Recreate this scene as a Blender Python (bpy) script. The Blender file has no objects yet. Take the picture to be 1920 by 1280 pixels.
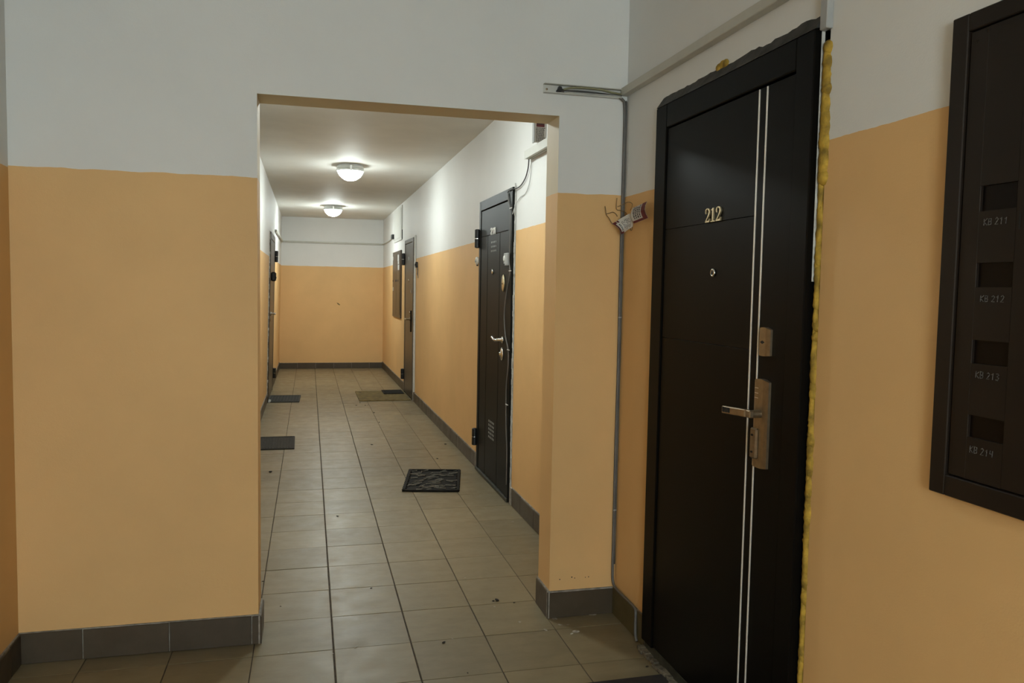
import bpy, bmesh, math, random
from mathutils import Vector, Matrix
random.seed(7)
S = bpy.context.scene
COL = S.collection
PI = math.pi

# ------------------------------------------------------------------ camera
def set_camera():
    yaw, pitch, roll = 0.2491, 0.0652, -0.0181
    cy, sy, cp, sp = math.cos(yaw), math.sin(yaw), math.cos(pitch), math.sin(pitch)
    f = Vector((sy * cp, cy * cp, -sp)); r = Vector((cy, -sy, 0)); d = f.cross(r)
    cr, sr = math.cos(roll), math.sin(roll)
    r2 = cr * r + sr * d; d2 = -sr * r + cr * d
    m = Matrix(((r2.x, -d2.x, -f.x, 0), (r2.y, -d2.y, -f.y, 0), (r2.z, -d2.z, -f.z, 1.4151), (0, 0, 0, 1)))
    cam = bpy.data.cameras.new('camera'); cam.sensor_width = 36.0; cam.lens = 1497.8 * 36 / 1920
    cam.clip_start = 0.02; cam.clip_end = 60
    o = bpy.data.objects.new('camera', cam); o.matrix_world = m
    COL.objects.link(o); S.camera = o
set_camera()

# ------------------------------------------------------------------ world, exposure
w = bpy.data.worlds.new('world'); S.world = w; w.use_nodes = True
w.node_tree.nodes['Background'].inputs[0].default_value = (0, 0, 0, 1)
w.node_tree.nodes['Background'].inputs[1].default_value = 0
S.view_settings.view_transform = 'Standard'; S.view_settings.look = 'None'
S.view_settings.gamma = 1.0; S.view_settings.use_curve_mapping = False
S.view_settings.exposure = 0.0
CORRIDOR_LAMP = 205.0      # emission of the frosted bowls
LOBBY_FILL = 9.0  # unseen ceiling panel behind the camera, added as lobby fill
WINDOW_FILL = 25.0  # unseen glowing window, added to light the lobby walls from behind
LAMP_COLOUR = (.90, 1.0, .98, 1)
FILL_COLOUR = (.84, 1.0, 1.05, 1)

# ------------------------------------------------------------------ mesh helpers
def box(bm, x0, x1, y0, y1, z0, z1, bev=0.0):
    a = bmesh.new()
    vs = [a.verts.new((x, y, z)) for x in (x0, x1) for y in (y0, y1) for z in (z0, z1)]
    for f in ((0, 1, 3, 2), (4, 6, 7, 5), (0, 4, 5, 1), (2, 3, 7, 6), (0, 2, 6, 4), (1, 5, 7, 3)):
        a.faces.new([vs[i] for i in f])
    if bev > 0:
        bmesh.ops.bevel(a, geom=a.edges[:], offset=bev, segments=1, affect='EDGES', clamp_overlap=True)
    merge(bm, a)

def merge(bm, a):
    mp = {}
    for v in a.verts: mp[v] = bm.verts.new(v.co)
    for f in a.faces:
        try: bm.faces.new([mp[v] for v in f.verts])
        except ValueError: pass
    a.free()

def prism(bm, pts, y0, y1):
    """polygon in local (x, z), extruded from y0 to y1"""
    a = bmesh.new()
    f0 = [a.verts.new((p[0], y0, p[1])) for p in pts]; f1 = [a.verts.new((p[0], y1, p[1])) for p in pts]
    n = len(pts)
    a.faces.new(f0); a.faces.new(f1[::-1])
    for i in range(n): a.faces.new((f0[i], f1[i], f1[(i + 1) % n], f0[(i + 1) % n]))
    bmesh.ops.recalc_face_normals(a, faces=a.faces[:])
    merge(bm, a)

def lathe(bm, prof, axis='z', c=(0, 0, 0), seg=24, cap=True):
    """prof: list of (radius, height); axis 'z' or 'y' (height runs along -y, out of a wall)"""
    a = bmesh.new(); rings = []
    for r, h in prof:
        ring = []
        if r < 1e-6:
            ring = [a.verts.new((0, 0, h))]
        else:
            for k in range(seg):
                t = 2 * PI * k / seg; ring.append(a.verts.new((r * math.cos(t), r * math.sin(t), h)))
        rings.append(ring)
    for p, q in zip(rings, rings[1:]):
        for k in range(seg):
            k2 = (k + 1) % seg
            if len(p) == 1 and len(q) == 1: continue
            if len(p) == 1: a.faces.new((p[0], q[k], q[k2]))
            elif len(q) == 1: a.faces.new((p[k], p[k2], q[0]))
            else: a.faces.new((p[k], p[k2], q[k2], q[k]))
    if cap:
        for ring in (rings[0], rings[-1]):
            if len(ring) > 2: a.faces.new(ring)
    bmesh.ops.recalc_face_normals(a, faces=a.faces[:])
    for v in a.verts:
        x, y, z = v.co
        v.co = (c[0] + x, c[1] + y, c[2] + z) if axis == 'z' else (c[0] + x, c[1] - z, c[2] + y)
    merge(bm, a)

def smooth_path(pts, n=6):
    P = [Vector(p) for p in pts]
    if len(P) < 3: return P
    out = []
    for i in range(len(P) - 1):
        p0 = P[max(i - 1, 0)]; p1 = P[i]; p2 = P[i + 1]; p3 = P[min(i + 2, len(P) - 1)]
        for k in range(n):
            t = k / n
            out.append(0.5 * ((2 * p1) + (p2 - p0) * t + (2 * p0 - 5 * p1 + 4 * p2 - p3) * t * t + (3 * p1 - p0 - 3 * p2 + p3) * t ** 3))
    out.append(P[-1]); return out

def tube(bm, pts, r, seg=7, n=5, smooth=True, ry=None):
    P = smooth_path(pts, n) if smooth else [Vector(p) for p in pts]
    a = bmesh.new(); rings = []; up = None
    for i, p in enumerate(P):
        t = (P[min(i + 1, len(P) - 1)] - P[max(i - 1, 0)])
        if t.length < 1e-9: t = Vector((0, 0, 1))
        t.normalize()
        if up is None:
            up = t.orthogonal().normalized()
        up = (up - t * up.dot(t))
        if up.length < 1e-6: up = t.orthogonal()
        up.normalize(); s = t.cross(up)
        rr = r[i * (len(r) - 1) // max(len(P) - 1, 1)] if isinstance(r, (list, tuple)) else r
        rings.append([a.verts.new(p + rr * (math.cos(2 * PI * k / seg) * up + math.sin(2 * PI * k / seg) * s)) for k in range(seg)])
    for p, q in zip(rings, rings[1:]):
        for k in range(seg): a.faces.new((p[k], p[(k + 1) % seg], q[(k + 1) % seg], q[k]))
    a.faces.new(rings[0][::-1]); a.faces.new(rings[-1])
    merge(bm, a)

def ribbon(bm, pts, ws, y0, y1, n=5, smooth=True):
    """flat stroke with changing width along (x, z) points, extruded y0..y1"""
    P = smooth_path([(p[0], p[1], 0) for p in pts], n) if smooth else [Vector((p[0], p[1], 0)) for p in pts]
    m = len(P); a = bmesh.new(); A = []
    for i, p in enumerate(P):
        t = P[min(i + 1, m - 1)] - P[max(i - 1, 0)]; t.normalize(); nn = Vector((-t.y, t.x, 0))
        x = i / (m - 1) * (len(ws) - 1); k = min(int(x), len(ws) - 2) if len(ws) > 1 else 0
        wd = ws[k] + (ws[k + 1] - ws[k]) * (x - k) if len(ws) > 1 else ws[0]
        l = p + nn * wd / 2; q = p - nn * wd / 2
        A.append([a.verts.new((l.x, y0, l.y)), a.verts.new((q.x, y0, q.y)), a.verts.new((l.x, y1, l.y)), a.verts.new((q.x, y1, q.y))])
    for p, q in zip(A, A[1:]):
        a.faces.new((p[0], p[1], q[1], q[0])); a.faces.new((p[2], q[2], q[3], p[3]))
        a.faces.new((p[0], q[0], q[2], p[2])); a.faces.new((p[1], p[3], q[3], q[1]))
    a.faces.new(A[0][:1] + A[0][2:] + A[0][1:2]) if False else None
    bmesh.ops.recalc_face_normals(a, faces=a.faces[:])
    merge(bm, a)

def obj(name, bm, mat, parent=None, smooth=False, loc=None, rot=None):
    me = bpy.data.meshes.new(name); bmesh.ops.recalc_face_normals(bm, faces=bm.faces[:]); bm.to_mesh(me); bm.free()
    me.materials.append(mat)
    if smooth:
        for p in me.polygons: p.use_smooth = True
    o = bpy.data.objects.new(name, me); COL.objects.link(o)
    if parent: o.parent = parent
    if loc: o.location = loc
    if rot: o.rotation_euler = rot
    return o

def tag(o, label=None, cat=None, group=None, kind=None):
    if label: o['label'] = label
    if cat: o['category'] = cat
    if group: o['group'] = group
    if kind: o['kind'] = kind
    return o

def empty(name, label, cat, loc, rz=0, rx=0, kind=None, group=None):
    o = bpy.data.objects.new(name, None); o.empty_display_size = .1; COL.objects.link(o)
    o.location = loc; o.rotation_euler = (rx, 0, rz)
    return tag(o, label, cat, group, kind)

B = bmesh.new

# ------------------------------------------------------------------ materials
def nodes(name):
    m = bpy.data.materials.new(name); m.use_nodes = True
    nt = m.node_tree; bs = nt.nodes['Principled BSDF']
    return m, nt, bs

def N(nt, t, **kw):
    n = nt.nodes.new(t)
    for k, v in kw.items():
        if k in n.inputs.keys() if hasattr(n.inputs, 'keys') else False: n.inputs[k].default_value = v
        else: setattr(n, k, v)
    return n

def ramp(nt, fac, stops):
    r = nt.nodes.new('ShaderNodeValToRGB'); e = r.color_ramp.elements
    while len(e) < len(stops): e.new(0.5)
    for el, (p, c) in zip(e, stops):
        el.position = p; el.color = (*c, 1) if len(c) == 3 else c
    nt.links.new(fac, r.inputs[0]); return r.outputs[0]

def noise(nt, scale, detail=3, rough=.55, vec=None, stretch=None):
    n = nt.nodes.new('ShaderNodeTexNoise'); n.inputs['Scale'].default_value = scale
    n.inputs['Detail'].default_value = detail; n.inputs['Roughness'].default_value = rough
    tc = nt.nodes.new('ShaderNodeTexCoord'); src = vec or tc.outputs['Object']
    if stretch:
        mp = nt.nodes.new('ShaderNodeMapping'); mp.inputs['Scale'].default_value = stretch
        nt.links.new(src, mp.inputs[0]); src = mp.outputs[0]
    nt.links.new(src, n.inputs['Vector']); return n.outputs['Fac']

def bump(nt, bs, h, strength, dist=0.002):
    b = nt.nodes.new('ShaderNodeBump'); b.inputs['Strength'].default_value = strength; b.inputs['Distance'].default_value = dist
    nt.links.new(h, b.inputs['Height']); nt.links.new(b.outputs[0], bs.inputs['Normal']); return b

def plain(name, col, rough=.5, metal=0.0, var=.15, scale=12, bmp=0.0, bscale=120, spec=.5):
    m, nt, bs = nodes(name)
    c0 = tuple(max(0, c * (1 - var)) for c in col); c1 = tuple(min(1, c * (1 + var)) for c in col)
    nt.links.new(ramp(nt, noise(nt, scale), [(.35, c0), (.65, c1)]), bs.inputs['Base Color'])
    bs.inputs['Roughness'].default_value = rough; bs.inputs['Metallic'].default_value = metal
    bs.inputs['Specular IOR Level'].default_value = spec
    if bmp: bump(nt, bs, noise(nt, bscale, 4), bmp)
    return m

WHITE = (.74, .74, .72); ORANGE = (.75, .472, .207)
def wall_paint(name, a, b=0.0, axis='Y', white=WHITE, orange=ORANGE):
    """two-tone wall: ochre paint up to height a + b * position along the wall, white above"""
    m, nt, bs = nodes(name); L = nt.links
    tc = nt.nodes.new('ShaderNodeTexCoord'); sp = nt.nodes.new('ShaderNodeSeparateXYZ'); L.new(tc.outputs['Object'], sp.inputs[0])
    mu = N(nt, 'ShaderNodeMath', operation='MULTIPLY_ADD'); L.new(sp.outputs[axis], mu.inputs[0]); mu.inputs[1].default_value = b; mu.inputs[2].default_value = a
    wob = N(nt, 'ShaderNodeMath', operation='MULTIPLY_ADD'); L.new(noise(nt, 9, 4), wob.inputs[0]); wob.inputs[1].default_value = .012; L.new(mu.outputs[0], wob.inputs[2])
    gt = N(nt, 'ShaderNodeMath', operation='GREATER_THAN'); L.new(sp.outputs['Z'], gt.inputs[0]); L.new(wob.outputs[0], gt.inputs[1])
    big = noise(nt, 1.7, 5, .6)
    def tone(c, v): return ramp(nt, big, [(.3, tuple(x * (1 - v) for x in c)), (.7, tuple(min(1, x * (1 + v)) for x in c))])
    mx = N(nt, 'ShaderNodeMix', data_type='RGBA'); L.new(gt.outputs[0], mx.inputs[0]); L.new(tone(orange, .05), mx.inputs[6]); L.new(tone(white, .03), mx.inputs[7])
    # small scuffs
    sc = ramp(nt, noise(nt, 14, 8, .75), [(.24, (.72, .68, .62)), (.30, (1, 1, 1))])
    m2 = N(nt, 'ShaderNodeMix', data_type='RGBA', blend_type='MULTIPLY'); m2.inputs[0].default_value = .6
    L.new(mx.outputs[2], m2.inputs[6]); L.new(sc, m2.inputs[7]); L.new(m2.outputs[2], bs.inputs['Base Color'])
    bs.inputs['Roughness'].default_value = .60; bs.inputs['Specular IOR Level'].default_value = .32
    add = N(nt, 'ShaderNodeMath', operation='MULTIPLY_ADD'); L.new(noise(nt, 190, 3), add.inputs[0]); add.inputs[1].default_value = .5; L.new(noise(nt, 22, 3), add.inputs[2])
    bump(nt, bs, add.outputs[0], .22, .003)
    return m

def tile_mat(name, c0, c1, r0=.30, r1=.48, wav=.08):
    m, nt, bs = nodes(name); L = nt.links
    oi = nt.nodes.new('ShaderNodeObjectInfo'); tc = nt.nodes.new('ShaderNodeTexCoord')
    va = N(nt, 'ShaderNodeVectorMath', operation='ADD'); L.new(tc.outputs['Object'], va.inputs[0]); L.new(oi.outputs['Location'], va.inputs[1])
    st = noise(nt, 5, 7, .68, va.outputs[0], (1, 2.6, 1))
    col = ramp(nt, st, [(.3, c0), (.7, c1)])
    hs = N(nt, 'ShaderNodeHueSaturation'); L.new(col, hs.inputs['Color'])
    mr = N(nt, 'ShaderNodeMapRange'); L.new(oi.outputs['Random'], mr.inputs[0]); mr.inputs[3].default_value = .9; mr.inputs[4].default_value = 1.1
    L.new(mr.outputs[0], hs.inputs['Value'])
    sc = ramp(nt, noise(nt, 26, 9, .78, va.outputs[0]), [(.23, (.55, .5, .45)), (.31, (1, 1, 1))])
    m2 = N(nt, 'ShaderNodeMix', data_type='RGBA', blend_type='MULTIPLY'); m2.inputs[0].default_value = .4
    L.new(hs.outputs[0], m2.inputs[6]); L.new(sc, m2.inputs[7]); L.new(m2.outputs[2], bs.inputs['Base Color'])
    rr = N(nt, 'ShaderNodeMapRange'); L.new(noise(nt, 9, 6, .7, va.outputs[0]), rr.inputs[0]); rr.inputs[1].default_value = .3; rr.inputs[2].default_value = .7
    rr.inputs[3].default_value = r0; rr.inputs[4].default_value = r1; L.new(rr.outputs[0], bs.inputs['Roughness'])
    bs.inputs['Specular IOR Level'].default_value = .36
    bump(nt, bs, noise(nt, 7, 4, .55, va.outputs[0]), wav, .01)
    return m

def emit(name, col, strength):
    m, nt, bs = nodes(name)
    bs.inputs['Base Color'].default_value = (.8, .8, .78, 1)
    bs.inputs['Emission Color'].default_value = col; bs.inputs['Emission Strength'].default_value = strength
    return m

def bowl_mat(name, col, strength, top=-.0625, bottom=-.153):
    """frosted bowl, glowing most where the bulbs hang above its floor and least at the rim"""
    m, nt, bs = nodes(name); L = nt.links
    bs.inputs['Base Color'].default_value = (.8, .8, .78, 1); bs.inputs['Emission Color'].default_value = col
    tc = nt.nodes.new('ShaderNodeTexCoord'); sp = nt.nodes.new('ShaderNodeSeparateXYZ'); L.new(tc.outputs['Object'], sp.inputs[0])
    mr = N(nt, 'ShaderNodeMapRange'); L.new(sp.outputs['Z'], mr.inputs[0])
    mr.inputs[1].default_value = top; mr.inputs[2].default_value = bottom; mr.inputs[3].default_value = strength * .06; mr.inputs[4].default_value = strength
    L.new(mr.outputs[0], bs.inputs['Emission Strength']); return m

M = {}
M['wall_lobby'] = wall_paint('two_tone_paint_lobby', 1.810)
M['wall_front'] = wall_paint('two_tone_paint_front', 1.816)
M['wall_cr'] = wall_paint('two_tone_paint_corridor_right', 1.806, -.0046)
M['wall_cl'] = wall_paint('two_tone_paint_corridor_left', 1.75, 0)
M['wall_far'] = wall_paint('two_tone_paint_far', 1.742)
M['reveal'] = wall_paint('cream_over_ochre_reveal', 1.816, white=(.66, .58, .42))  # soffit and jambs: upper tone darker and yellower than the wall white
M['ceiling'] = plain('ceiling_whitewash', (.80, .80, .76), .66, 0, .03, 2.5, .08, 9, .17)
M['tile'] = tile_mat('grey_beige_floor_tile', (.180, .145, .084), (.230, .188, .114))
M['base'] = tile_mat('dark_baseboard_tile', (.060, .044, .027), (.085, .066, .044), .35, .5, .03)
M['base_olive'] = tile_mat('olive_baseboard_tile', (.10, .078, .032), (.125, .10, .045), .35, .5, .03)
M['grout'] = plain('dirty_grout', (.055, .043, .030), .9, 0, .3, 30)
M['grout_light'] = plain('light_grout', (.27, .25, .22), .9, 0, .3, 30, .4, 200)
M['door_black'] = plain('black_brown_door_film', (.0035, .0030, .0024), .42, 0, .1, 3, .05, 260, .085)
M['door_grey'] = plain('charcoal_painted_steel', (.010, .010, .009), .45, 0, .1, 3, .08, 60, .10)
M['door_brown'] = plain('brown_hammered_steel', (.060, .048, .034), .36, 0, .12, 4, .1, 300, .6)
M['gap'] = plain('dark_gap', (.004, .004, .004), .8)
M['sill'] = plain('dirty_green_sill', (.035, .036, .026), .6, 0, .4, 20, .3)
M['mortar'] = plain('crumbly_mortar', (.12, .10, .07), .95, 0, .5, 40, .8, 150)
M['filler'] = plain('grey_smeared_filler', (.042, .040, .037), .7, 0, .45, 20, .5, 70)
M['plaster'] = plain('white_plaster', (.55, .55, .52), .9, 0, .15, 30, .6, 120)
M['foam'] = plain('yellow_expanding_foam', (.37, .232, .028), .8, 0, .45, 26, .7, 140)
M['chrome'] = plain('polished_chrome', (.72, .72, .70), .22, 1.0, .05)
M['strip'] = plain('aluminium_strip', (.88, .85, .79), .4, .35, .03)
M['brass'] = plain('pale_brass', (.78, .66, .42), .3, .85, .1, 40)
M['nickel'] = plain('antique_nickel', (.31, .24, .155), .40, .9, .1, 60, .08, 400)
M['nickel_dark'] = plain('antique_nickel_worn', (.27, .21, .14), .45, .9, .12, 60)
M['black'] = plain('black_plastic', (.008, .008, .008), .45)
M['rubber'] = plain('black_rubber', (.007, .0065, .005), .7, 0, .3, 30, .3, 120, .15)
M['rubber_grey'] = plain('worn_grey_rubber', (.15, .137, .112), .7, 0, .4, 50, .3, 120, .2)
M['mat_dark'] = plain('charcoal_carpet_pile', (.030, .029, .025), .95, 0, .35, 70, .6, 300)
M['mat_rib'] = plain('grey_ribbed_carpet', (.065, .062, .054), .95, 0, .3, 60, .6, 300)
M['mat_tan'] = plain('tan_carpet', (.155, .108, .036), .98, 0, .28, 14, .7, 260)
M['mat_brown'] = plain('dark_brown_carpet', (.014, .009, .008), .95, 0, .3, 60, .5, 300)
M['panel'] = plain('dark_brown_panel_paint', (.016, .011, .008), .42, 0, .12, 3, .06, 180, .22)
M['panel_in'] = plain('dark_brown_meter_window', (.006, .004, .003), .3, 0, .1, 3, spec=.15)
M['panel_far'] = plain('brown_meter_panel', (.055, .035, .018), .35, 0, .15, 3, .05, 100)
M['chalk'] = plain('chalk_marker', (.11, .105, .10), .9, 0, .5, 200)
M['pvc'] = plain('white_pvc', (.60, .60, .56), .42, 0, .03)
M['pvc_cream'] = plain('cream_pvc', (.50, .49, .43), .45, 0, .04)
M['pvc_grey'] = plain('grey_pvc', (.36, .365, .36), .45, 0, .05)
M['wire_grey'] = plain('grey_cable_sheath', (.13, .122, .112), .5, 0, .12)
M['wire_olive'] = plain('olive_cable_sheath', (.27, .26, .15), .45, 0, .1)
M['wire_dark'] = plain('dark_cable_sheath', (.035, .035, .035), .5)
M['wire_white'] = plain('white_wire', (.5, .5, .48), .5)
M['wire_brown'] = plain('brown_thin_wire', (.19, .115, .045), .5)
M['paper'] = plain('white_paper', (.62, .58, .52), .85, 0, .06, 30)
M['paper_red'] = plain('dark_red_print', (.11, .012, .014), .7, 0, .2, 30)
M['ink'] = plain('black_ink', (.03, .022, .02), .8)
M['sticker'] = plain('white_sticker', (.6, .6, .58), .7)
M['enamel'] = plain('light_grey_enamel', (.74, .77, .75), .35, 0, .02)
M['metal_grey'] = plain('grey_painted_metal', (.42, .44, .43), .35, .3, .05)
M['bowl'] = bowl_mat('frosted_lamp_bowl', LAMP_COLOUR, CORRIDOR_LAMP)
M['bowl_bright'] = bowl_mat('frosted_lamp_bowl_new_bulb', LAMP_COLOUR, CORRIDOR_LAMP * 1.4)
M['panel_fill'] = emit('lobby_fill_diffuser', LAMP_COLOUR, LOBBY_FILL)
M['window_fill'] = emit('glowing_fill_pane', FILL_COLOUR, WINDOW_FILL)
M['crumb'] = plain('dark_crumb', (.02, .016, .012), .9)
M['splash'] = plain('white_paint_splash', (.36, .33, .28), .85, 0, .3, 90)

# ------------------------------------------------------------------ dimensions (metres)
XR, XL, XLL = 1.305, -0.499, -1.038       # right wall, corridor left wall (at floor), lobby left wall
YF, YFB, YB = 3.225, 3.395, 14.07         # dividing wall front / back face, far wall
ZL = 2.74
SL = -0.0056                              # corridor right wall leans in by this much per metre
TILT = 0.019                              # corridor left wall leans out by this much per metre of height
def xr(y): return XR + SL * (y - 3.4)
RZ_R, RZ_RC, RZ_L = -PI / 2, -PI / 2 - SL, PI / 2

# ------------------------------------------------------------------ setting
def struct(name, bm, mat, label, cat, parent=None, **k):
    return tag(obj(name, bm, mat, parent, **k), label, cat, None, 'structure')

# dividing wall with the opening
b = B()
prism(b, [(XLL - .2, 0), (-.193, 0), (-.193, 2.137), (1.006, 2.137), (1.006, 0), (XR + .2, 0), (XR + .2, ZL), (XLL - .2, ZL)], YF, YFB)
o = struct('wall_front', b, M['wall_front'], 'white over ochre dividing wall pierced by a square-headed opening', 'wall')
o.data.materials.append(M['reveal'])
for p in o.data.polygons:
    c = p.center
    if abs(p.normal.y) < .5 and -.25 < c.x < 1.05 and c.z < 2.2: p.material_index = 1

def wall_yz(name, pts, x0, x1, mat, label, **k):
    b = B(); a = B(); prism(a, pts, 0, 1)
    for v in a.verts:
        u, t, z = v.co; v.co = (x0 if t < .5 else x1, u, z)
    bmesh.ops.recalc_face_normals(a, faces=a.faces[:]); merge(b, a)
    return struct(name, b, mat, label, 'wall', **k)

# lobby right wall: notch for door 212
D1L, D1R = 2.854, 1.872
wall_yz('wall_right', [(-3.2, 0), (D1R - .024, 0), (D1R - .024, 2.112), (D1L + .004, 2.112), (D1L + .004, 0), (YF - .001, 0), (YF - .001, ZL), (-3.2, ZL)],
        XR, XR + .2, M['wall_lobby'], 'white over ochre lobby wall around the black door 212')
wall_yz('wall_left', [(-3.2, 0), (YF - .001, 0), (YF - .001, ZL), (-3.2, ZL)], XLL - .2, XLL, M['wall_lobby'], 'white over ochre lobby wall at the left edge')
WX0, WX1, WZ0, WZ1 = -.95, .15, .85, 2.15
b = B()
box(b, XLL - .2, WX0, -3.4, -3.201, 0, ZL); box(b, WX1, XR + .2, -3.4, -3.201, 0, ZL); box(b, WX0, WX1, -3.4, -3.201, 0, WZ0); box(b, WX0, WX1, -3.4, -3.201, WZ1, ZL)
struct('wall_back', b, M['wall_lobby'], 'white over ochre lobby wall behind the viewer with an added glowing window', 'wall')
wn = empty('fill_window_1', 'unseen frosted window added behind the viewer to light the lobby', 'window', (0, -3.24, 0), kind='structure')
b = B()
for x0, x1, z0, z1 in ((WX0, WX0 + .05, WZ0, WZ1), (WX1 - .05, WX1, WZ0, WZ1), (WX0 + .05, WX1 - .05, WZ0, WZ0 + .05), (WX0 + .05, WX1 - .05, WZ1 - .05, WZ1), ((WX0 + WX1) / 2 - .03, (WX0 + WX1) / 2 + .03, WZ0 + .05, WZ1 - .05)): box(b, x0 + .001, x1 - .001, -.05, .02, z0 + .001, z1 - .001, .003)
obj('window_frame', b, M['pvc'], wn)
for x0, x1 in ((WX0 + .051, (WX0 + WX1) / 2 - .031), ((WX0 + WX1) / 2 + .031, WX1 - .051)):
    b = B(); box(b, x0, x1, -.02, -.012, WZ0 + .051, WZ1 - .051); obj('pane', b, M['window_fill'], wn)
b = B(); box(b, XLL - .2, XR + .2, -3.4, YF - .001, ZL + .001, ZL + .12)
struct('ceiling', b, M['ceiling'], 'whitewashed ceiling slab above the lobby', 'ceiling')

# corridor right wall (local x runs from y=3.395 towards the viewer's right, negative = deeper)
def RU(y): return (3.4 - y)               # local x on the corridor right wall for a depth y
D2L, D2R = 6.080, 5.070
D3L, D3R = 10.83, 9.955
cr = B()
prism(cr, [(RU(YFB) - .002, 0), (RU(D2R) + .03, 0), (RU(D2R) + .03, 2.084), (RU(D2L) - .006, 2.084), (RU(D2L) - .006, 0), (RU(D3R) + .016, 0), (RU(D3R) + .016, 2.045),
           (RU(D3L) - .006, 2.045), (RU(D3L) - .006, 0), (RU(YB) - .15, 0), (RU(YB) - .15, 2.74), (RU(YFB) - .002, 2.74)], 0, .18)
o = struct('wall_corridor_right', cr, M['wall_cr'], 'long white over ochre corridor wall holding doors 211 and the brown door', 'wall', loc=(XR, 3.4, 0), rot=(0, 0, RZ_RC))
# object space x is the depth here, so the paint line slope runs along local x
M['wall_cr'].node_tree.nodes
for n in M['wall_cr'].node_tree.nodes:
    if n.type == 'SEPXYZ': sep = n
for n in M['wall_cr'].node_tree.nodes:
    if n.type == 'MATH' and n.operation == 'MULTIPLY_ADD' and n.inputs[0].is_linked and n.inputs[0].links[0].from_node == sep:
        M['wall_cr'].node_tree.links.new(sep.outputs['X'], n.inputs[0]); n.inputs[1].default_value = .0050; n.inputs[2].default_value = 1.796

# corridor left wall, leaning; local x runs deeper
D4A, D4B = 10.0, 11.2
cl = B()
prism(cl, [(YFB + .002, 0), (D4A - .008, 0), (D4A - .008, 2.06), (D4B + .008, 2.06), (D4B + .008, 0), (YB + .15, 0), (YB + .15, 2.74), (YFB + .002, 2.74)], 0, .18)
LROT = (TILT, 0, RZ_L)
struct('wall_corridor_left', cl, M['wall_cl'], 'white over ochre corridor wall on the left with one flush door', 'wall', loc=(XL, 0, 0), rot=LROT)
b = B(); box(b, -.75, xr(YB) + .2, YB, YB + .2, 0, 2.8)
struct('wall_far', b, M['wall_far'], 'white over ochre wall closing the far end of the corridor', 'wall')
# corridor ceiling, slightly falling towards the far end
b = B(); a = B(); box(a, -.75, XR + .2, YFB + .001, YB + .2, 0, .1)
for v in a.verts: v.co.z += 2.645 - .0072 * (v.co.y - 3.4)
merge(b, a)
struct('ceiling', b, M['ceiling'], 'glossy whitewashed corridor ceiling carrying round lamps', 'ceiling')

# ------------------------------------------------------------------ floor with single tiles
TX, TY, X0, Y0 = .302, .3176, -.2078, 3.1058
b = B(); box(b, XLL - .2, XR + .2, -3.4, YB + .2, -.12, -.003)
floor = struct('floor', b, M['grout'], 'grey beige tiled floor running through lobby and corridor', 'floor')
GAP = {0: .0042, 1: .0068, 2: .0056, 3: .0042, 4: .0036}
def tile_mesh(w_, d_, name='tile'):
    me = bpy.data.meshes.new(name); c = .0011; t = .009
    vs = []
    for k, (z, i) in enumerate(((-t, 0), (-c, 0), (0, c))):
        vs += [(i, i, z), (w_ - i, i, z), (w_ - i, d_ - i, z), (i, d_ - i, z)]
    fs = [(3, 2, 1, 0), (8, 9, 10, 11)]
    for k in (0, 4):
        for i in range(4): fs.append((k + i, k + (i + 1) % 4, k + 4 + (i + 1) % 4, k + 4 + i))
    me.from_pydata(vs, [], fs); me.materials.append(M['tile']); return me
meshes = {}
def add_tile(i, j):
    g0 = GAP.get(i, .0036) / 2; g1 = GAP.get(i + 1, .0036) / 2; gy = .0030 / 2
    if i not in meshes: meshes[i] = tile_mesh(TX - g0 - g1, TY - 2 * gy)
    o = bpy.data.objects.new('tile', meshes[i]); COL.objects.link(o); o.parent = floor
    o.location = (X0 + i * TX + g0 + random.uniform(-.0004, .0004), Y0 + j * TY + gy + random.uniform(-.0004, .0004), random.uniform(-.0005, .0001))
    o.rotation_euler = (random.gauss(0, .0011), random.gauss(0, .0011), 0)
for j in range(-3, 35):
    for i in range(-1, 5):
        add_tile(i, j)
for j in range(-2, 1):
    for i in (-3, -2): add_tile(i, j)
# tiles behind the camera: one joined piece
me = bpy.data.meshes.new('tile'); vs = []; fs = []
for j in range(-20, -2):
    for i in range(-3, 5):
        if j > -4 and i >= -1: continue
        x = X0 + i * TX; y = Y0 + j * TY; n = len(vs)
        vs += [(x + .002, y + .002, 0), (x + TX - .002, y + .002, 0), (x + TX - .002, y + TY - .002, 0), (x + .002, y + TY - .002, 0)]
        vs += [(x + .002, y + .002, -.009), (x + TX - .002, y + .002, -.009), (x + TX - .002, y + TY - .002, -.009), (x + .002, y + TY - .002, -.009)]
        fs += [(n, n + 1, n + 2, n + 3)] + [(n + k, n + 4 + k, n + 4 + (k + 1) % 4, n + (k + 1) % 4) for k in range(4)]
me.from_pydata(vs, [], fs); me.materials.append(M['tile'])
o = bpy.data.objects.new('tile_field', me); COL.objects.link(o); o.parent = floor; o['kind'] = 'stuff'

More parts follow.
